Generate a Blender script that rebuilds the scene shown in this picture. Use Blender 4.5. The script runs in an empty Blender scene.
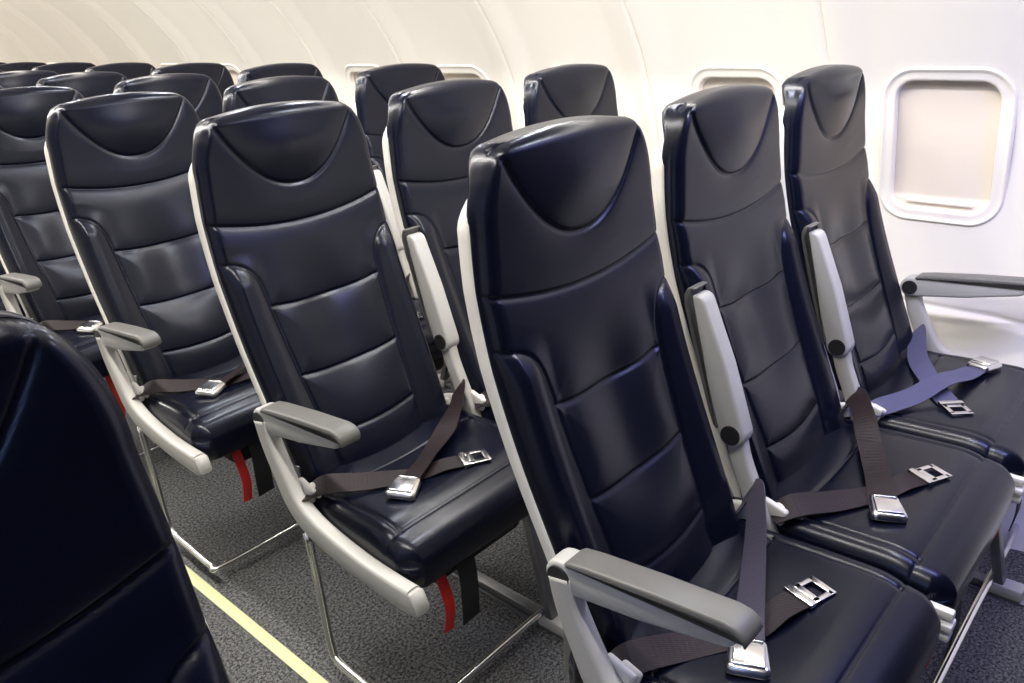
import bpy, bmesh, math
import numpy as np
from mathutils import Vector, Matrix

scene = bpy.context.scene
col = scene.collection
try:
    scene.view_settings.view_transform = 'Standard'
except Exception:
    pass

# ------------------------------------------------------------------ layout
SX = 0.4807       # seat spacing across
PITCH = 0.737     # row pitch
AX = 0.806        # aisle seat centre, right-hand triple
HX = SX / 2
NR = 10

# ------------------------------------------------------------------ materials
def new_mat(name, color, rough=0.5, metal=0.0, bump=None, var=None, spec=0.5, coat=0.0):
    m = bpy.data.materials.new(name); m.use_nodes = True
    nt = m.node_tree; b = nt.nodes['Principled BSDF']
    b.inputs['Base Color'].default_value = (*color, 1)
    b.inputs['Roughness'].default_value = rough
    b.inputs['Metallic'].default_value = metal
    b.inputs['Specular IOR Level'].default_value = spec
    b.inputs['Coat Weight'].default_value = coat
    tc = nt.nodes.new('ShaderNodeTexCoord')
    n = nt.nodes.new('ShaderNodeTexNoise')
    n.inputs['Scale'].default_value = var[0] if var else 6
    n.inputs['Detail'].default_value = 4
    nt.links.new(tc.outputs['Object'], n.inputs['Vector'])
    mix = nt.nodes.new('ShaderNodeMix'); mix.data_type = 'RGBA'
    v = var[1] if var else 0.08
    mix.inputs[6].default_value = (*[c * (1 - v) for c in color], 1)
    mix.inputs[7].default_value = (*[min(1, c * (1 + v)) for c in color], 1)
    nt.links.new(n.outputs['Fac'], mix.inputs[0])
    nt.links.new(mix.outputs[2], b.inputs['Base Color'])
    if bump:
        sc, st, dist = bump
        n2 = nt.nodes.new('ShaderNodeTexNoise'); n2.inputs['Scale'].default_value = sc
        n2.inputs['Detail'].default_value = 3
        nt.links.new(tc.outputs['Object'], n2.inputs['Vector'])
        bp = nt.nodes.new('ShaderNodeBump'); bp.inputs['Strength'].default_value = st
        bp.inputs['Distance'].default_value = dist
        nt.links.new(n2.outputs['Fac'], bp.inputs['Height'])
        nt.links.new(bp.outputs['Normal'], b.inputs['Normal'])
    return m

def leather_mat():
    m = bpy.data.materials.new('navy_leather'); m.use_nodes = True
    nt = m.node_tree; b = nt.nodes['Principled BSDF']
    tc = nt.nodes.new('ShaderNodeTexCoord')
    b.inputs['Base Color'].default_value = (0.0018, 0.0028, 0.0095, 1)
    b.inputs['Specular IOR Level'].default_value = 0.36
    b.inputs['Specular Tint'].default_value = (0.95, 0.96, 1.0, 1)
    vo = nt.nodes.new('ShaderNodeTexVoronoi'); vo.inputs['Scale'].default_value = 450
    nt.links.new(tc.outputs['Object'], vo.inputs['Vector'])
    n = nt.nodes.new('ShaderNodeTexNoise'); n.inputs['Scale'].default_value = 12; n.inputs['Detail'].default_value = 1
    nt.links.new(tc.outputs['Object'], n.inputs['Vector'])
    bp = nt.nodes.new('ShaderNodeBump'); bp.inputs['Strength'].default_value = 0.12; bp.inputs['Distance'].default_value = 0.0005
    nt.links.new(vo.outputs['Distance'], bp.inputs['Height'])
    bp2 = nt.nodes.new('ShaderNodeBump'); bp2.inputs['Strength'].default_value = 0.15; bp2.inputs['Distance'].default_value = 0.003
    nt.links.new(n.outputs['Fac'], bp2.inputs['Height'])
    nt.links.new(bp.outputs['Normal'], bp2.inputs['Normal'])
    nt.links.new(bp2.outputs['Normal'], b.inputs['Normal'])
    mr = nt.nodes.new('ShaderNodeMapRange')
    mr.inputs['To Min'].default_value = 0.24; mr.inputs['To Max'].default_value = 0.28
    nt.links.new(n.outputs['Fac'], mr.inputs['Value'])
    nt.links.new(mr.outputs['Result'], b.inputs['Roughness'])
    return m

def carpet_mat():
    m = bpy.data.materials.new('carpet'); m.use_nodes = True
    nt = m.node_tree; b = nt.nodes['Principled BSDF']
    tc = nt.nodes.new('ShaderNodeTexCoord')
    n = nt.nodes.new('ShaderNodeTexNoise'); n.inputs['Scale'].default_value = 150; n.inputs['Detail'].default_value = 5
    n.inputs['Roughness'].default_value = 0.85
    nt.links.new(tc.outputs['Object'], n.inputs['Vector'])
    r = nt.nodes.new('ShaderNodeValToRGB')
    r.color_ramp.elements[0].position = 0.43; r.color_ramp.elements[0].color = (0.010, 0.011, 0.013, 1)
    r.color_ramp.elements[1].position = 0.59; r.color_ramp.elements[1].color = (0.23, 0.227, 0.225, 1)
    nt.links.new(n.outputs['Fac'], r.inputs['Fac'])
    nt.links.new(r.outputs['Color'], b.inputs['Base Color'])
    b.inputs['Roughness'].default_value = 0.95
    bp = nt.nodes.new('ShaderNodeBump'); bp.inputs['Distance'].default_value = 0.004
    nt.links.new(n.outputs['Fac'], bp.inputs['Height']); nt.links.new(bp.outputs['Normal'], b.inputs['Normal'])
    return m

def webbing_mat(name, c):
    m = bpy.data.materials.new(name); m.use_nodes = True
    nt = m.node_tree; b = nt.nodes['Principled BSDF']
    tc = nt.nodes.new('ShaderNodeTexCoord')
    w = nt.nodes.new('ShaderNodeTexWave'); w.inputs['Scale'].default_value = 130
    w.bands_direction = 'DIAGONAL'
    nt.links.new(tc.outputs['Object'], w.inputs['Vector'])
    mix = nt.nodes.new('ShaderNodeMix'); mix.data_type = 'RGBA'
    mix.inputs[6].default_value = (*[x * 0.6 for x in c], 1); mix.inputs[7].default_value = (*[x * 1.3 for x in c], 1)
    nt.links.new(w.outputs['Fac'], mix.inputs[0]); nt.links.new(mix.outputs[2], b.inputs['Base Color'])
    bp = nt.nodes.new('ShaderNodeBump'); bp.inputs['Distance'].default_value = 0.0008; bp.inputs['Strength'].default_value = 0.5
    nt.links.new(w.outputs['Fac'], bp.inputs['Height']); nt.links.new(bp.outputs['Normal'], b.inputs['Normal'])
    b.inputs['Roughness'].default_value = 0.5
    b.inputs['Specular IOR Level'].default_value = 0.3
    return m

LEATHER = leather_mat()
CARPET = carpet_mat()
SHELL = new_mat('cream_plastic', (0.70, 0.68, 0.63), 0.35)
GREYP = new_mat('light_grey_plastic', (0.45, 0.44, 0.41), 0.4)
ARMG = new_mat('armrest_grey', (0.44, 0.435, 0.415), 0.38, bump=(300, 0.2, 0.0005))
PAD = new_mat('armrest_pad', (0.12, 0.118, 0.112), 0.42, bump=(400, 0.3, 0.0005))
DARK = new_mat('dark_plastic', (0.015, 0.015, 0.017), 0.5)
METAL = new_mat('brushed_metal', (0.74, 0.73, 0.72), 0.18, 1.0)
ALU = new_mat('aluminium_frame', (0.22, 0.22, 0.23), 0.4, 0.7)
WALLM = new_mat('cabin_wall_plastic', (0.83, 0.795, 0.73), 0.42, bump=(250, 0.08, 0.0005), var=(2, 0.02))
FABRIC = new_mat('dark_front_fabric', (0.035, 0.038, 0.06), 0.9, bump=(500, 0.3, 0.001))
SHADE = new_mat('window_shade_cream', (0.77, 0.69, 0.59), 0.5, var=(3, 0.03))
FRAME = new_mat('window_frame_cream', (0.83, 0.795, 0.73), 0.4, var=(3, 0.02))
RED = new_mat('red_strap', (0.55, 0.02, 0.015), 0.6)
STRIP = new_mat('luminous_strip', (0.62, 0.64, 0.36), 0.5)
BELT = webbing_mat('belt_webbing_brown', (0.018, 0.011, 0.013))
BELTG = webbing_mat('belt_webbing_lavender_grey', (0.060, 0.054, 0.080))
BELTB = webbing_mat('belt_webbing_blue', (0.080, 0.080, 0.16))
BLKF = new_mat('black_fabric', (0.008, 0.008, 0.009), 0.9)

# ------------------------------------------------------------------ helpers
def make_mesh(name, verts, faces, mat, smooth=True):
    me = bpy.data.meshes.new(name)
    me.from_pydata([tuple(map(float, v)) for v in verts], [], [tuple(map(int, f)) for f in faces])
    me.validate()
    bm = bmesh.new(); bm.from_mesh(me)
    bmesh.ops.recalc_face_normals(bm, faces=bm.faces)
    bm.to_mesh(me); bm.free()
    if smooth:
        me.polygons.foreach_set('use_smooth', [True] * len(me.polygons))
    me.materials.append(mat)
    return me

def inst(name, me, parent=None, loc=(0, 0, 0), rot=(0, 0, 0), scale=(1, 1, 1)):
    o = bpy.data.objects.new(name, me)
    col.objects.link(o)
    o.location = loc; o.rotation_euler = rot; o.scale = scale
    if parent: o.parent = parent
    return o

def empty(name, loc=(0, 0, 0)):
    e = bpy.data.objects.new(name, None); e.empty_display_size = 0.1
    col.objects.link(e); e.location = loc
    return e

def grid_faces(nr, nc):
    f = []
    for i in range(nr - 1):
        b = i * nc
        for j in range(nc - 1):
            f.append((b + j, b + j + 1, b + nc + j + 1, b + nc + j))
    return f

def edge_samples(lo, hi, r, ne, nm, both=True):
    th = np.linspace(0, math.pi / 2, ne, endpoint=False)
    e = r * (1 - np.cos(th))
    if both:
        return np.concatenate([lo + e, np.linspace(lo + r, hi - r, nm), (hi - e)[::-1]])
    return np.concatenate([np.linspace(lo, hi - r, nm), (hi - e)[::-1]])

def sstep(a, b, x):
    t = np.clip((x - a) / (b - a), 0, 1); return t * t * (3 - 2 * t)

def catmull(pts, n=8):
    P = [Vector(p) for p in pts]
    P = [P[0] * 2 - P[1]] + P + [P[-1] * 2 - P[-2]]
    out = []
    for i in range(1, len(P) - 2):
        p0, p1, p2, p3 = P[i - 1], P[i], P[i + 1], P[i + 2]
        for k in range(n):
            t = k / n
            out.append(0.5 * ((2 * p1) + (p2 - p0) * t + (2 * p0 - 5 * p1 + 4 * p2 - p3) * t * t + (3 * p1 - p0 - 3 * p2 + p3) * t ** 3))
    out.append(P[-2].copy())
    return out

def sweep(path, section, side=None, scales=None, roll=None):
    n = len(path); m = len(section); V = []; F = []
    up = Vector((0, 0, 1))
    prev = None
    for i, p in enumerate(path):
        t = (path[min(i + 1, n - 1)] - path[max(i - 1, 0)]).normalized()
        if side is not None:
            s = side[i] if isinstance(side, list) else side
            s = (s - t * s.dot(t)).normalized()
        else:
            if prev is None:
                s = t.cross(up)
                if s.length < 1e-3: s = Vector((1, 0, 0))
            else:
                s = prev - t * prev.dot(t)
            s.normalize()
        prev = s
        if roll is not None:
            s = Matrix.Rotation(roll[i], 3, t) @ s
        nn = s.cross(t).normalized()
        k = scales[i] if scales else (1, 1)
        for a, b in section:
            V.append(p + s * a * k[0] + nn * b * k[1])
    for i in range(n - 1):
        for j in range(m):
            F.append((i * m + j, i * m + (j + 1) % m, (i + 1) * m + (j + 1) % m, (i + 1) * m + j))
    F.append(tuple(range(m))[::-1]); F.append(tuple((n - 1) * m + j for j in range(m)))
    return V, F

def circ(r, n=12):
    return [(r * math.cos(2 * math.pi * i / n), r * math.sin(2 * math.pi * i / n)) for i in range(n)]

def rrect(w, h, r, n=4):
    out = []
    for cx, cy, a0 in ((w / 2 - r, h / 2 - r, 0), (-w / 2 + r, h / 2 - r, 90), (-w / 2 + r, -h / 2 + r, 180), (w / 2 - r, -h / 2 + r, 270)):
        for k in range(n + 1):
            a = math.radians(a0 + 90 * k / n)
            out.append((cx + r * math.cos(a), cy + r * math.sin(a)))
    return out

def tube_mesh(name, paths, r, mat, n=12):
    V = []; F = []
    for p in paths:
        v, f = sweep([Vector(q) for q in p], circ(r, n))
        o = len(V); V += v; F += [tuple(i + o for i in ff) for ff in f]
    return make_mesh(name, V, F, mat)

def boxes_mesh(name, boxes, mat, bevel=0.003, seg=2):
    bm = bmesh.new()
    for b in boxes:
        c, s = b[0], b[1]
        M = Matrix.Translation(Vector(c)) @ (b[2] if len(b) > 2 else Matrix.Identity(4)) @ Matrix.Diagonal((*s, 1))
        bmesh.ops.create_cube(bm, size=1.0, matrix=M)
    if bevel:
        bmesh.ops.bevel(bm, geom=list(bm.edges), offset=bevel, segments=seg, affect='EDGES', profile=0.5)
    me = bpy.data.meshes.new(name); bm.to_mesh(me); bm.free()
    me.polygons.foreach_set('use_smooth', [True] * len(me.polygons))
    me.materials.append(mat)
    try: me.set_sharp_from_angle(angle=math.radians(40))
    except Exception: pass
    return me

def extrude_profile(name, prof, x0, x1, mat, bevel=0.003, seg=3):
    bm = bmesh.new()
    a = [bm.verts.new((x0, y, z)) for y, z in prof]
    b = [bm.verts.new((x1, y, z)) for y, z in prof]
    n = len(prof)
    fa = bm.faces.new(a); fb = bm.faces.new(b[::-1])
    for i in range(n):
        bm.faces.new((a[i], b[i], b[(i + 1) % n], a[(i + 1) % n]))
    bmesh.ops.recalc_face_normals(bm, faces=bm.faces)
    if bevel:
        es = [e for e in bm.edges if (fa in e.link_faces) or (fb in e.link_faces)]
        bmesh.ops.bevel(bm, geom=es, offset=bevel, segments=seg, affect='EDGES', profile=0.5)
    me = bpy.data.meshes.new(name); bm.to_mesh(me); bm.free()
    me.polygons.foreach_set('use_smooth', [True] * len(me.polygons))
    me.materials.append(mat)
    try: me.set_sharp_from_angle(angle=math.radians(50))
    except Exception: pass
    return me

# ------------------------------------------------------------------ seat back
ZB, ZT = 0.40, 1.160
YZ = np.array([[0.360, 0.40], [0.398, 0.505], [0.446, 0.627], [0.500, 0.769], [0.542, 0.90], [0.556, 0.98], [0.562, 1.07], [0.564, 1.165]])
_k = np.polyfit(YZ[:, 1], YZ[:, 0], 4)
def yback(z): return np.polyval(_k, z)
ZC = 1.04
WTOP = 0.140
def wback(z):
    z = np.asarray(z, float)
    w = np.interp(z, [0.40, 0.55, 0.70, 0.85, 0.96, ZC], [0.200, 0.207, 0.212, 0.214, 0.211, 0.204])
    top = WTOP + (0.204 - WTOP) * np.sqrt(np.clip(1 - (np.clip(z - ZC, 0, None) / (ZT - ZC)) ** 2, 0, 1))
    return np.where(z > ZC, top, w)

def seam_polys():
    S = []
    xs = np.linspace(-0.20, 0.20, 281)
    S.append(np.c_[xs, 1.003 + 0.130 * (np.abs(xs) / 0.160) ** 2.2][np.abs(xs) < 0.172])
    xs = np.linspace(-0.235, 0.235, 301)
    S.append(np.c_[xs, 0.927 + 0.028 * (xs / 0.21) ** 2])
    for sg in (-1, 1):
        pts = [(0.24, 0.878), (0.195, 0.876), (0.165, 0.862), (0.147, 0.832), (0.139, 0.78), (0.133, 0.70), (0.126, 0.60), (0.118, 0.50), (0.11, 0.38)]
        c = catmull([(p[0], p[1], 0) for p in pts], 28)
        S.append(np.array([(sg * q.x, q.y) for q in c]))
    for zc, hw in ((0.769, 0.137), (0.627, 0.128), (0.505, 0.119)):
        xs = np.linspace(-hw, hw, 160)
        S.append(np.c_[xs, zc + 0.012 * (xs / 0.14) ** 2])
    return S

def min_dist(X, Z, poly):
    d = np.full(X.shape, 9.0)
    for a in poly:
        d = np.minimum(d, (X - a[0]) ** 2 + (Z - a[1]) ** 2)
    return np.sqrt(d)

def build_back():
    r = 0.023
    a = edge_samples(-1, 1, r / 0.21, 9, 150)
    zs = edge_samples(ZB, ZT, r, 10, 300, both=False)
    A, Zg = np.meshgrid(a, zs)
    W = wback(Zg)
    X = A * W
    Zv = Zg - 0.012 * (A ** 2) * sstep(0.95, ZT, Zg)
    ds = W * (1 - np.abs(A)); dt = ZT - Zg
    ps = np.clip((r - ds) / r, 0, 1); pt = np.clip((r - dt) / r, 0, 1)
    p = np.clip((ps ** 3 + pt ** 3) ** (1 / 3), 0, 1)
    drop = r * (1 - np.sqrt(1 - p ** 2))
    Y = yback(Zg) + drop
    groove = np.zeros_like(X)
    for i, s in enumerate(seam_polys()):
        d = min_dist(X, Zv, s)
        groove = np.maximum(groove, 0.0032 * np.exp(-(d / 0.0032) ** 2) + 0.0055 * np.exp(-d / 0.018))
    Y += groove * (1 - 0.5 * p)
    bol = sstep(0.12, 0.175, np.abs(X)) * sstep(0.90, 0.83, Zg)
    Y -= 0.015 * bol * (1 - p)
    Y += 0.010 * sstep(0.1, 0.0, np.abs(X)) * sstep(0.55, 0.68, Zg) * sstep(0.9, 0.75, Zg)
    Y -= 0.014 * np.exp(-((X / 0.11) ** 2)) * np.exp(-(((Zg - 1.08) / 0.06) ** 2))
    Y -= 0.008 * np.exp(-(((Zg - 0.50) / 0.09) ** 2)) * np.exp(-((X / 0.11) ** 2))
    nr, nc = X.shape
    V = list(zip(X.ravel(), Y.ravel(), Zv.ravel()))
    F = grid_faces(nr, nc)
    loop = [i * nc for i in range(nr)] + [(nr - 1) * nc + j for j in range(1, nc)] + [i * nc + nc - 1 for i in range(nr - 2, -1, -1)]
    prev = loop
    for dy, sc, dz in ((0.005, 1.0, 0), (0.010, 1.0, 0), (0.014, 0.992, 0.002), (0.016, 0.975, 0.007), (0.017, 0.90, 0.03), (0.017, 0.82, 0.08)):
        base = len(V)
        for idx in loop:
            x, y, z = V[idx]
            f = 1 + 1.4 * float(sstep(1.09, 1.15, z))
            g = float(sstep(1.0, 1.08, z))
            V.append((x * sc, y + dy * f, z - dz * g))
        for k in range(len(loop) - 1):
            F.append((prev[k], prev[k + 1], base + k + 1, base + k))
        prev = list(range(base, base + len(loop)))
    return make_mesh('seat_back_cushion', V, F, LEATHER)

def build_shell():
    zs = np.linspace(0.42, 1.128, 60)
    V = []; F = []
    prof = [(-0.965, 0.030), (-0.995, 0.031), (-1.004, 0.035), (-1.004, 0.045), (-0.995, 0.052), (-0.95, 0.062), (-0.8, 0.073), (-0.5, 0.080), (0, 0.082),
            (0.5, 0.080), (0.8, 0.073), (0.95, 0.062), (0.995, 0.052), (1.004, 0.045), (1.004, 0.035), (0.995, 0.031), (0.965, 0.030), (0.5, 0.036), (0, 0.036), (-0.5, 0.036)]
    m = len(prof)
    for z in zs:
        s = float(sstep(1.04, 1.128, z))
        w = float(wback(z)) * (1 - 0.10 * s) + 0.003 * (1 - s); y = float(yback(z))
        for u, dy in prof:
            V.append((u * w, y + 0.030 + (dy - 0.030) * (1 - 0.55 * s), z - 0.012 * u * u * float(sstep(0.95, ZT, z))))
    n = len(zs)
    for i in range(n - 1):
        for j in range(m):
            F.append((i * m + j, i * m + (j + 1) % m, (i + 1) * m + (j + 1) % m, (i + 1) * m + j))
    F.append(tuple(range(m))); F.append(tuple((n - 1) * m + j for j in range(m)))
    return make_mesh('back_shell', V, F, SHELL)

# ------------------------------------------------------------------ cushion
CW = 0.234; CY0, CY1 = 0.036, 0.445
def ztop(x, y):
    x = np.asarray(x, float); y = np.asarray(y, float)
    return 0.460 - 0.010 * sstep(0.1, 0.42, y) - 0.012 * np.exp(-((x / 0.13) ** 2)) * sstep(0.1, 0.25, y) - 0.022 * sstep(0.15, 0.02, y)

def build_cushion():
    r = 0.036
    xs = edge_samples(-CW, CW, r, 10, 110); ys = edge_samples(CY0, CY1, r, 10, 110)
    X, Y = np.meshgrid(xs, ys)
    dx = CW - np.abs(X); d0 = Y - CY0; d1 = CY1 - Y
    px = np.clip((r - dx) / r, 0, 1); py = np.clip((r - np.minimum(d0, d1)) / r, 0, 1)
    p = np.clip((px ** 2.4 + py ** 2.4) ** (1 / 2.4), 0, 1)
    Z = ztop(X, Y) - r * (1 - np.sqrt(1 - p ** 2))
    k = np.clip(px * py, 0, 1); Y2 = Y + 0.015 * k * np.sign(CY0 + 0.2 - Y) * 1.0
    X2 = X - 0.012 * k * np.sign(X)
    seams = [np.c_[np.linspace(-0.25, 0.25, 260), np.full(260, 0.100)],
             np.c_[np.full(180, 0.195), np.linspace(0.100, 0.45, 180)], np.c_[np.full(180, -0.195), np.linspace(0.100, 0.45, 180)],
             np.c_[np.linspace(-0.195, 0.195, 200), np.full(200, 0.31)]]
    for s in seams:
        d = min_dist(X, Y, s)
        Z -= 0.0022 * np.exp(-(d / 0.0030) ** 2) + 0.0024 * np.exp(-d / 0.016)
    nr, nc = X.shape
    V = list(zip(X2.ravel(), Y2.ravel(), Z.ravel())); F = grid_faces(nr, nc)
    loop = [j for j in range(nc)] + [i * nc + nc - 1 for i in range(1, nr)] + [(nr - 1) * nc + j for j in range(nc - 2, -1, -1)] + [i * nc for i in range(nr - 2, 0, -1)]
    prev = loop; L = len(loop)
    for zt, sc in ((0.382, 1.0), (0.366, 0.993), (0.354, 0.972), (0.350, 0.94)):
        base = len(V)
        for idx in loop:
            x, y, z = V[idx]
            V.append((x * sc, 0.215 + (y - 0.215) * sc, min(zt, z - 0.001)))
        for q in range(L):
            F.append((prev[q], prev[(q + 1) % L], base + (q + 1) % L, base + q))
        prev = list(range(base, base + L))
    F.append(tuple(prev))
    return make_mesh('seat_cushion', V, F, LEATHER)

BACK = build_back(); SHELLM = build_shell(); CUSH = build_cushion()

# ------------------------------------------------------------------ armrest (pivot at origin, pointing -y)
def arm_profile(L, h0, h1):
    pts = []
    for k in range(9):
        a = math.radians(-90 + 180 * k / 8)
        pts.append((h0 / 2 * math.cos(a), h0 / 2 * math.sin(a)))
    pts += [(-L * 0.5, h0 / 2 * 0.98), (-L + 0.02, h0 / 2 - 0.001)]
    for k in range(7):
        a = math.radians(90 + 180 * k / 6)
        pts.append((-L + 0.012 + h1 / 2 * math.cos(a), (h0 - h1) / 2 + h1 / 2 * math.sin(a)))
    pts += [(-L * 0.5, -h0 / 2 * 0.85)]
    return pts
ARM_L = 0.252
ARMB = extrude_profile('armrest_body', arm_profile(ARM_L, 0.050, 0.034), -0.020, 0.020, ARMG, 0.006, 3)
_pad = []
q = 0.262 - ARM_L
for (y, z) in [(-0.015, 0.020), (-0.10, 0.0195), (-0.20, 0.019), (-0.262 + q, 0.017), (-0.274 + q, 0.009), (-0.278 + q, 0.000), (-0.282 + q, 0.008), (-0.280 + q, 0.018), (-0.270 + q, 0.026), (-0.255 + q, 0.030), (-0.15, 0.0325), (-0.05, 0.032), (-0.02, 0.030), (-0.012, 0.025)]:
    _pad.append((y, z))
ARMP = extrude_profile('armrest_pad', _pad, -0.0225, 0.0225, PAD, 0.0045, 3)
def disc_mesh(name, r, t, mat):
    bm = bmesh.new()
    bmesh.ops.create_cone(bm, cap_ends=True, segments=28, radius1=r, radius2=r, depth=t, matrix=Matrix.Rotation(math.pi / 2, 4, 'Y'))
    me = bpy.data.meshes.new(name); bm.to_mesh(me); bm.free(); me.materials.append(mat); return me
PIV = disc_mesh('armrest_pivot_cap', 0.018, 0.046, DARK)

def plane_sweep(name, pts, widths, thick, mat, n=8):
    path = catmull([(0, y, z) for y, z in pts], n)
    ws = np.interp(np.linspace(0, len(pts) - 1, len(path)), range(len(pts)), widths)
    sec = [(a, b) for a, b in rrect(thick, 0.05, 0.008, 3)]
    V, F = sweep(path, sec, side=Vector((1, 0, 0)), scales=[(1, w / 0.05) for w in ws])
    return make_mesh(name, V, F, mat)
PY, PZ = 0.4115, 0.604
SUP = plane_sweep('armrest_support', [(PY, PZ), (0.398, 0.555), (0.375, 0.50), (0.35, 0.44), (0.335, 0.40)], [0.036, 0.034, 0.034, 0.04, 0.05], 0.026, GREYP)
SPREAD = plane_sweep('side_frame_beam', [(PY, PZ), (0.400, 0.555), (0.375, 0.50), (0.345, 0.445), (0.30, 0.412), (0.23, 0.394), (0.14, 0.382), (0.06, 0.378), (0.01, 0.378), (-0.006, 0.384)],
                     [0.040, 0.038, 0.042, 0.050, 0.054, 0.050, 0.048, 0.050, 0.053, 0.040], 0.030, GREYP)

def frame_parts():
    parts = []
    x0, x1 = -0.225, 2 * SX + 0.225
    BX = -0.245
    parts.append(('cross_tube', tube_mesh('cross_tube', [[(x0, 0.12, 0.330), (x1, 0.12, 0.330)], [(x0, 0.33, 0.330), (x1, 0.33, 0.330)]], 0.019, ALU, 16)))
    P = [(BX, 0.335, 0.37), (BX, 0.325, 0.22), (BX, 0.318, 0.09), (BX, 0.295, 0.058), (BX, 0.19, 0.05), (BX, 0.095, 0.048), (BX + 0.025, 0.068, 0.048), (0.1, 0.068, 0.048), (0.7, 0.068, 0.048), (x1 - 0.06, 0.068, 0.048), (x1 - 0.02, 0.10, 0.05), (x1 - 0.02, 0.30, 0.055)]
    parts.append(('baggage_bar', tube_mesh('baggage_bar', [catmull(P, 8)], 0.0085, METAL, 12)))
    lb = []
    def leg(x):
        def strut(a, b, w, t):
            a, b = Vector(a), Vector(b); d = b - a
            R = d.to_track_quat('Z', 'X').to_matrix().to_4x4()
            lb.append(((a + b) / 2, (t, w, d.length), R))
        strut((x, 0.12, 0.340), (x, 0.05, 0.03), 0.034, 0.022)
        strut((x, 0.33, 0.340), (x, 0.44, 0.03), 0.034, 0.022)
        strut((x, 0.13, 0.30), (x, 0.42, 0.06), 0.022, 0.014)
        lb.append(((x, 0.24, 0.020), (0.028, 0.44, 0.018)))
        lb.append(((x, 0.225, 0.330), (0.03, 0.28, 0.040)))
    leg(0.165); leg(0.90)
    parts.append(('seat_legs', boxes_mesh('seat_legs', lb, ALU, 0.004)))
    fb = []
    for x in (0.165, 0.90):
        fb.append(((x, 0.040, 0.022), (0.042, 0.08, 0.030)))
        fb.append(((x, 0.455, 0.022), (0.042, 0.07, 0.030)))
    parts.append(('floor_fittings', boxes_mesh('floor_fittings', fb, GREYP, 0.006)))
    return parts
FR = frame_parts()
PAN = boxes_mesh('seat_pan', [((0, 0.24, 0.350), (0.42, 0.34, 0.012))], DARK, 0.004)
POUCH = boxes_mesh('life_vest_pouch', [((0.0, 0.19, 0.312), (0.26, 0.19, 0.07))], BLKF, 0.02, 3)
def ribbon(path, w, th, side=None, roll=None):
    return sweep(path, [(-w / 2, -th / 2), (w / 2, -th / 2), (w / 2, th / 2), (-w / 2, th / 2)], side=side, roll=roll)
def ribbon_mesh(name, pts, w, mat, side=None, th=0.0022, n=10, roll=None):
    path = catmull(pts, n)
    rr = None
    if roll is not None:
        rr = [math.radians(a) for a in np.interp(np.linspace(0, len(pts) - 1, len(path)), range(len(pts)), roll)]
    V, F = ribbon(path, w, th, side, rr)
    return make_mesh(name, V, F, mat, smooth=False)
REDS = ribbon_mesh('red_pull_strap', [(-0.125, 0.10, 0.355), (-0.126, 0.08, 0.31), (-0.124, 0.065, 0.25), (-0.128, 0.07, 0.19)], 0.024, RED, Vector((1, 0, 0)))
BLKS = ribbon_mesh('black_strap', [(-0.085, 0.06, 0.37), (-0.083, 0.05, 0.31), (-0.087, 0.045, 0.25), (-0.084, 0.05, 0.20)], 0.045, BLKF, Vector((1, 0, 0)))
SPACER = boxes_mesh('cushion_clip', [((0, 0.050, 0.402), (0.016, 0.045, 0.016)), ((0, 0.048, 0.382), (0.030, 0.045, 0.014)), ((0, 0.050, 0.362), (0.028, 0.045, 0.012))], SHELL, 0.004)
BACKPAN = boxes_mesh('back_hinge', [((-0.195, 0.425, 0.42), (0.02, 0.06, 0.12)), ((0.195, 0.425, 0.42), (0.02, 0.06, 0.12))], ALU, 0.005)

# ------------------------------------------------------------------ belts
def buckle_body_mesh():
    V = []; F = []
    rings = [(1.0, 0.0), (1.02, 0.004), (1.0, 0.009), (0.95, 0.0125), (0.85, 0.0145), (0.5, 0.0155), (0.05, 0.0158)]
    base = rrect(0.056, 0.064, 0.010, 5)
    m = len(base)
    for s, z in rings:
        for x, y in base:
            tap = 1.0 - 0.10 * (y / 0.032)
            V.append((x * s * tap, y * s, z))
    for i in range(len(rings) - 1):
        for j in range(m):
            F.append((i * m + j, i * m + (j + 1) % m, (i + 1) * m + (j + 1) % m, (i + 1) * m + j))
    F.append(tuple(range(m))[::-1]); F.append(tuple((len(rings) - 1) * m + j for j in range(m)))
    return make_mesh('buckle_body', V, F, METAL)
BODY = buckle_body_mesh()
LEVER = boxes_mesh('buckle_lever', [((0.0, -0.006, 0.0158), (0.044, 0.040, 0.005)), ((0, 0.022, 0.015), (0.040, 0.005, 0.005))], METAL, 0.0022, 3)
TONG = boxes_mesh('belt_tongue', [((0, 0.018, 0.003), (0.052, 0.014, 0.007)), ((-0.019, -0.008, 0.003), (0.010, 0.045, 0.0032)), ((0.019, -0.008, 0.003), (0.010, 0.045, 0.0032)),
                                  ((0, -0.029, 0.003), (0.048, 0.012, 0.0032)), ((0, 0.004, 0.003), (0.045, 0.012, 0.0032))], METAL, 0.0012, 2)
ANCH = boxes_mesh('belt_anchor', [((0, 0, 0), (0.014, 0.05, 0.035)), ((0.012, -0.012, 0.002), (0.012, 0.034, 0.022))], SHELL, 0.006, 3)

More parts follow.
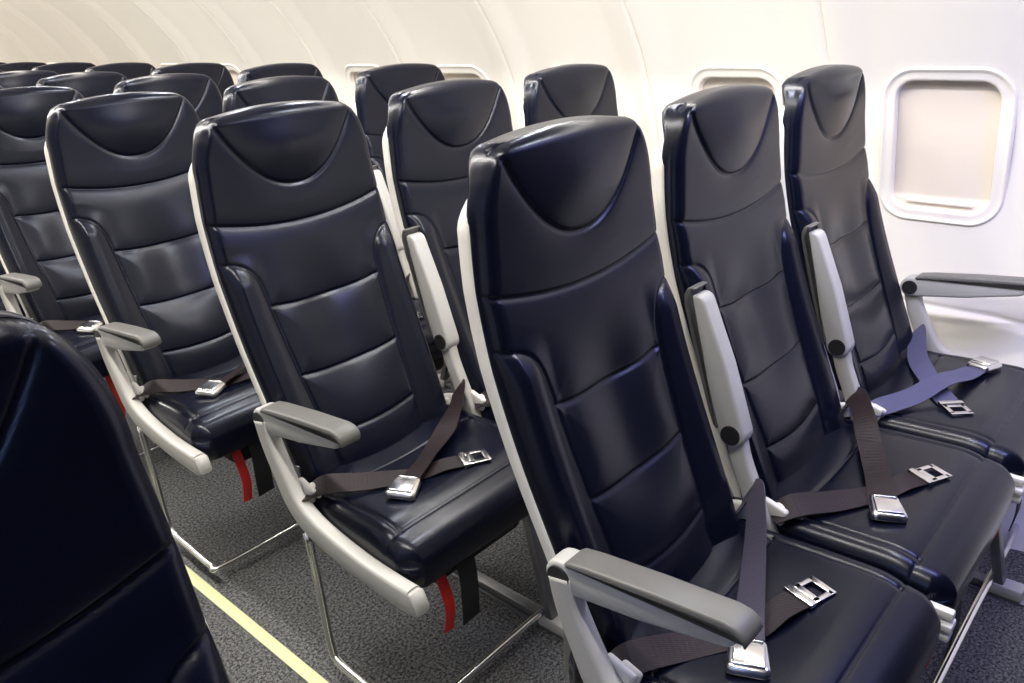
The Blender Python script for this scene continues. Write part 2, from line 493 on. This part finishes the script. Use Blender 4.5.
def on(x, y, dz=0.006): return (x, y, float(ztop(x, y)) + dz)
def belt_variant(v):
    if v == 0:
        right = [(0.228, 0.40, 0.44), (0.222, 0.365, 0.500), on(0.18, 0.330, 0.040), on(0.10, 0.285, 0.022), on(0.0, 0.235, 0.022), on(-0.08, 0.200, 0.012)]
        rr = [30, 30, 25, -12, 8, 0]
        left = [(-0.238, 0.335, 0.455), on(-0.205, 0.305, 0.022), on(-0.14, 0.262, 0.014), on(-0.05, 0.215, 0.006), on(0.0, 0.190, 0.010), on(0.035, 0.172, 0.006)]
        rl = [0, 25, 18, 0, 0, 0]
        bk = (-0.110, 0.182); bd = (-0.08, -0.045); tg = (0.055, 0.160); td = (0.035, -0.018)
    elif v == 1:
        right = [(0.228, 0.40, 0.44), (0.215, 0.36, 0.515), on(0.155, 0.325, 0.060), on(0.08, 0.29, 0.035), on(0.0, 0.255, 0.030), on(-0.065, 0.225, 0.012)]
        rr = [35, 35, 30, 20, 10, 0]
        left = [(-0.238, 0.345, 0.45), on(-0.205, 0.330, 0.020), on(-0.12, 0.290, 0.007), on(-0.04, 0.240, 0.006), on(0.02, 0.222, 0.012), on(0.065, 0.210, 0.007)]
        rl = [0, 30, 15, 0, -6, 0]
        bk = (-0.096, 0.211); bd = (-0.09, -0.045); tg = (0.088, 0.202); td = (0.04, -0.014)
    else:
        left = [(-0.238, 0.345, 0.455), on(-0.20, 0.315, 0.016), on(-0.12, 0.280, 0.020), on(-0.02, 0.250, 0.034), on(0.06, 0.225, 0.020), on(0.115, 0.212, 0.012)]
        rl = [0, 25, 20, 10, 12, 0]
        right = [(0.228, 0.40, 0.44), (0.20, 0.375, 0.50), on(0.11, 0.340, 0.020), on(0.03, 0.29, 0.012), on(-0.04, 0.245, 0.008), on(-0.085, 0.215, 0.006)]
        rr = [30, 35, 20, 0, 0, 0]
        bk = (0.145, 0.202); bd = (0.1, -0.03); tg = (-0.105, 0.198); td = (-0.04, -0.035)
    m = (BELT, BELTG, BELTB)[v]
    R = ribbon_mesh('belt_strap_right', right, 0.046, m, roll=rr); L = ribbon_mesh('belt_strap_left', left, 0.046, BELT if v == 1 else m, roll=rl)
    return (R, L, bk, math.atan2(bd[1], bd[0]) + math.pi / 2, tg, math.atan2(td[1], td[0]) + math.pi / 2)
BV = [belt_variant(i) for i in range(3)]

def seat_belt(loc, v):
    e = empty('seat_belt', loc)
    s1, s2, bk, ba, tg, ta = BV[v]
    inst('belt_strap_right', s1, e); inst('belt_strap_left', s2, e)
    bz = float(ztop(*bk)) + 0.006
    inst('buckle_body', BODY, e, (bk[0], bk[1], bz), (0.05, 0.04, ba))
    inst('buckle_lever', LEVER, e, (bk[0], bk[1], bz), (0.05, 0.04, ba))
    inst('tongue', TONG, e, (tg[0], tg[1], float(ztop(*tg)) + 0.004), (0.0, 0, ta))
    inst('anchor_1', ANCH, e, (-0.230, 0.335, 0.462), (0.3, 0, 0))
    inst('anchor_2', ANCH, e, (0.226, 0.395, 0.455), (0.3, 0, math.pi))
    return e

UP = (-math.radians(90 + 17), 0, 0)      # stowed
DN = (-math.radians(7), 0, 0)
def armrest(parent, x, up, tag):
    rot = UP if up else DN
    inst('armrest_body_' + tag, ARMB, parent, (x, PY, PZ), rot)
    inst('armrest_pad_' + tag, ARMP, parent, (x, PY, PZ), rot)
    inst('armrest_pivot_' + tag, PIV, parent, (x, PY, PZ), rot)

def triple(ax, y0, sgn, belts=(0, 1, 2)):
    for i in range(3):
        e = empty('airplane_seat', (ax + sgn * i * SX, y0, 0))
        inst('backrest', BACK, e); inst('back_shell', SHELLM, e); inst('cushion', CUSH, e)
        inst('seat_pan', PAN, e); inst('life_vest_pouch', POUCH, e); inst('back_hinge', BACKPAN, e)
        inst('red_pull_strap', REDS, e); inst('black_strap', BLKS, e)
        if i == 0:
            armrest(e, -sgn * HX, False, 'aisle')
            inst('side_frame_beam', SPREAD, e, (-sgn * (HX + 0.009), 0, 0))
            for nm, me in FR:
                inst(nm, me, e, scale=(sgn, 1, 1))
        if i < 2:
            armrest(e, sgn * HX, True, 'inner')
            inst('armrest_support', SUP, e, (sgn * HX, 0, 0))
            inst('cushion_clip', SPACER, e, (sgn * HX, 0, 0))
        else:
            armrest(e, sgn * HX, False, 'window')
            inst('side_frame_beam', SPREAD, e, (sgn * (HX + 0.004), 0, 0))
        seat_belt((ax + sgn * i * SX, y0, 0), belts[i])

for r in range(NR):
    b = (1, 0, 2) if r == 0 else (0, 0, 0)
    triple(AX, r * PITCH, 1, belts=b)
for r in range(3):
    triple(-0.138, -0.175 + r * PITCH, -1)

# ------------------------------------------------------------------ cabin shell
CXL = 0.330
PP = 0.555
Y0, NP = 0.4155 - PP / 2 - 3 * PP, 19
def xw(z):
    z = np.asarray(z, float)
    lo = 1.815 - 0.22 * (np.clip(0.7 - z, 0, None) / 0.7) ** 2
    hi = 0.815 + np.sqrt(np.clip(1.0 - np.clip(z - 0.70, 0, None) ** 2, 0.01, None))
    return CXL + np.where(z < 0.7, lo, hi)
WZ, WH, WW, WR = 0.937, 0.170, 0.122, 0.052
def wsdf(dy, dz, grow=0.0):
    qx = np.abs(dy) - (WW + grow - WR); qz = np.abs(dz) - (WH + grow - WR)
    return np.hypot(np.clip(qx, 0, None), np.clip(qz, 0, None)) + np.minimum(np.maximum(qx, qz), 0) - WR
ZW = 1.62
def panel_mesh():
    ys = np.linspace(0, PP, 112); zs = np.linspace(0.0, ZW, 280)
    Yg, Zg = np.meshgrid(ys, zs)
    X = xw(Zg)
    s = wsdf(Yg - PP / 2, Zg - WZ)
    X = X + 0.024 * sstep(0.004, -0.008, s)
    e = np.minimum(Yg, PP - Yg)
    X = X + 0.006 * sstep(0.007, 0.0, e) - 0.020 * sstep(0.115, 0.015, e)
    X = X - 0.014 * sstep(0.515, 0.495, Zg) + 0.006 * np.exp(-((Zg - 0.515) / 0.006) ** 2)
    V = list(zip(X.ravel(), Yg.ravel(), Zg.ravel()))
    return make_mesh('sidewall_panel', V, grid_faces(*X.shape), WALLM)
PANEL = panel_mesh()
def ring_mesh():
    base = rrect(2 * (WW + 0.008), 2 * (WH + 0.008), WR + 0.006, 10)
    n = len(base); V = []; F = []
    prof = [(-0.014, 0.016), (-0.012, 0.000), (-0.009, -0.002), (-0.004, -0.002), (0.006, -0.001), (0.010, -0.002), (0.014, -0.005), (0.017, -0.005), (0.020, -0.002), (0.022, 0.004)]
    m = len(prof)
    for i, (a, b) in enumerate(base):
        pa, pb = base[i - 1], base[(i + 1) % n]
        tx, tz = pb[0] - pa[0], pb[1] - pa[1]; l = math.hypot(tx, tz) or 1
        nx, nz = tz / l, -tx / l
        for o, dx in prof:
            y = a + nx * o; z = WZ + b + nz * o
            V.append((float(xw(z)) + dx, y, z))
    for i in range(n):
        for j in range(m - 1):
            F.append((i * m + j, i * m + j + 1, ((i + 1) % n) * m + j + 1, ((i + 1) % n) * m + j))
    return make_mesh('window_frame', V, F, FRAME)
RING = ring_mesh()
def shade_mesh():
    ys = np.linspace(-WW + 0.001, WW - 0.001, 20); zs = np.linspace(WZ - WH + 0.004, WZ + WH, 60)
    Yg, Zg = np.meshgrid(ys, zs)
    X = xw(Zg) + 0.017
    X = X - 0.004 * sstep(WZ - WH + 0.035, WZ - WH + 0.03, Zg)
    s = wsdf(Yg, Zg - WZ)
    V = list(zip(X.ravel(), Yg.ravel(), Zg.ravel()))
    F = [f for f in grid_faces(*X.shape) if min(s.ravel()[list(f)]) < 0.004]
    return make_mesh('window_shade', V, F, SHADE)
SHD = shade_mesh()
GRIP = boxes_mesh('shade_grip', [((float(xw(WZ - WH + 0.02)) + 0.010, 0, WZ - WH + 0.022), (0.008, 0.16, 0.008))], SHADE, 0.003)

wr = empty('wall_right'); wl = empty('wall_left')
for k in range(NP):
    inst('sidewall_panel', PANEL, wr, (0, Y0 + k * PP, 0))
    inst('sidewall_panel', PANEL, wl, (2 * CXL, Y0 + k * PP, 0), scale=(-1, 1, 1))
wn = 0
for k in range(NP):
    for sg in (1, -1):
        wn += 1
        w = empty('window_%d' % wn, (0 if sg == 1 else 2 * CXL, Y0 + (k + 0.5) * PP, 0)); w.scale = (sg, 1, 1)
        inst('window_frame', RING, w); inst('window_shade', SHD, w); inst('shade_grip', GRIP, w)
YL = Y0 + NP * PP
def quad_box(name, lo, hi, mat, bevel=0.0):
    c = [(a + b) / 2 for a, b in zip(lo, hi)]; s = [b - a for a, b in zip(lo, hi)]
    return inst(name, boxes_mesh(name, [(tuple(c), tuple(s))], mat, bevel))
quad_box('floor', (CXL - 1.75, Y0, -0.05), (CXL + 1.75, YL, 0.0), CARPET)
quad_box('wall_back', (CXL - 1.85, YL, 0.0), (CXL + 1.85, YL + 0.05, 2.2), WALLM)
quad_box('wall_front', (CXL - 1.85, Y0 - 0.05, 0.0), (CXL + 1.85, Y0, 2.2), FABRIC)
quad_box('unseen_dark_panel', (0.62, -0.62, 0.0), (1.86, -0.585, 1.62), FABRIC, 0.01)  # added out of view so front-row leather reflects dark, not bright wall
quad_box('unseen_dark_panel', (-1.20, -0.80, 0.0), (0.04, -0.765, 1.62), FABRIC, 0.01)  # matching added panel on the left, also out of view
quad_box('floor_path_strip', (0.513, Y0, 0.0), (0.541, YL, 0.004), STRIP, 0.001)
quad_box('floor_path_strip', (0.119, Y0, 0.0), (0.147, YL, 0.004), STRIP, 0.001)
n = 0
for x in (AX + 0.165, AX + 0.90):
    n += 1
    quad_box('trim_%d' % n, (x - 0.018, Y0, 0.0), (x + 0.018, YL, 0.006), ALU, 0.001)
def ceil_mesh():
    V = []; F = []
    pts = [(CXL - 0.78, 1.98), (CXL - 0.6, 2.08), (CXL - 0.3, 2.14), (CXL, 2.16), (CXL + 0.3, 2.14), (CXL + 0.6, 2.08), (CXL + 0.78, 1.98)]
    for y in (Y0, YL):
        for p in pts: V.append((p[0], y, p[1]))
    k = len(pts)
    for i in range(k - 1): F.append((i, i + 1, k + i + 1, k + i))
    return make_mesh('ceiling', V, F, WALLM)
inst('ceiling', ceil_mesh())
for sg in (1, -1):
    prof = [(0.79, 1.97), (0.62, 1.92), (0.60, 1.80), (0.66, 1.71), (0.78, 1.66), (1.16, 1.635), (1.22, 1.635), (1.22, 1.97)]
    bm = bmesh.new()
    a = [bm.verts.new((CXL + sg * p[0], Y0, p[1])) for p in prof]; b = [bm.verts.new((CXL + sg * p[0], YL, p[1])) for p in prof]
    bm.faces.new(a); bm.faces.new(b[::-1])
    for i in range(len(prof)): bm.faces.new((a[i], b[i], b[(i + 1) % len(prof)], a[(i + 1) % len(prof)]))
    bmesh.ops.recalc_face_normals(bm, faces=bm.faces)
    me = bpy.data.meshes.new('overhead_bin'); bm.to_mesh(me); bm.free(); me.materials.append(WALLM)
    inst('overhead_bin', me)

# ------------------------------------------------------------------ lights
def area(name, x, z, ya, yb, sx, watt_per_m, color, tilt=0):
    l = bpy.data.lights.new(name, 'AREA'); l.shape = 'RECTANGLE'; l.size = sx; l.size_y = yb - ya; l.energy = watt_per_m * (yb - ya); l.color = color
    o = bpy.data.objects.new(name, l); col.objects.link(o); o.location = (x, (ya + yb) / 2, z); o.rotation_euler = (0, math.radians(tilt), 0)
    return o
area('ceiling_light', CXL, 2.10, -0.2, YL - 0.1, 0.08, 20, (1.0, 0.955, 0.89))
area('sidewall_light', CXL + 1.12, 1.625, 1.6, YL - 0.1, 0.04, 6.8, (1.0, 0.93, 0.83), -25)
area('sidewall_light', CXL + 1.12, 1.625, 0.05, 1.55, 0.04, 11.5, (1.0, 0.955, 0.89), -25)
area('sidewall_light', CXL + 1.12, 1.625, -0.55, -0.05, 0.05, 18, (0.34, 0.36, 1.0), -25)
area('sidewall_light', CXL - 1.12, 1.625, -0.7, 0.5, 0.05, 12, (0.34, 0.48, 1.0), 25)
area('sidewall_light', CXL - 1.12, 1.625, 0.55, YL - 0.1, 0.05, 3, (0.7, 0.8, 1.0), 25)
# small lamps added for glints on the leather, one per row on the right
for r in range(6):
    l = bpy.data.lights.new('glint_lamp', 'AREA'); l.shape = 'DISK'; l.size = 0.09; l.energy = 3.4; l.color = (0.82, 0.87, 1.0)
    o = bpy.data.objects.new('glint_lamp', l); col.objects.link(o); o.location = (CXL + 0.92, 0.12 + r * PITCH, 1.625)

w = bpy.data.worlds.new('world'); scene.world = w; w.use_nodes = True
w.node_tree.nodes['Background'].inputs['Color'].default_value = (0.72, 0.82, 1.0, 1)
w.node_tree.nodes['Background'].inputs['Strength'].default_value = 0.3

# ------------------------------------------------------------------ camera
cam = bpy.data.cameras.new('camera'); cam.sensor_width = 36; cam.lens = 795.2 / 1024 * 36; cam.clip_start = 0.02
co = bpy.data.objects.new('camera', cam); col.objects.link(co)
Rt = Vector((0.665, -0.7453, -0.0486)).normalized()
Up = Vector((0.3163, 0.222, 0.9223)); Up = (Up - Rt * Up.dot(Rt)).normalized()
Bk = Rt.cross(Up)
M = Matrix((Rt, Up, Bk)).transposed().to_4x4()
M.translation = Vector((-0.1184, -0.1426, 1.3083))
co.matrix_world = M
scene.camera = co
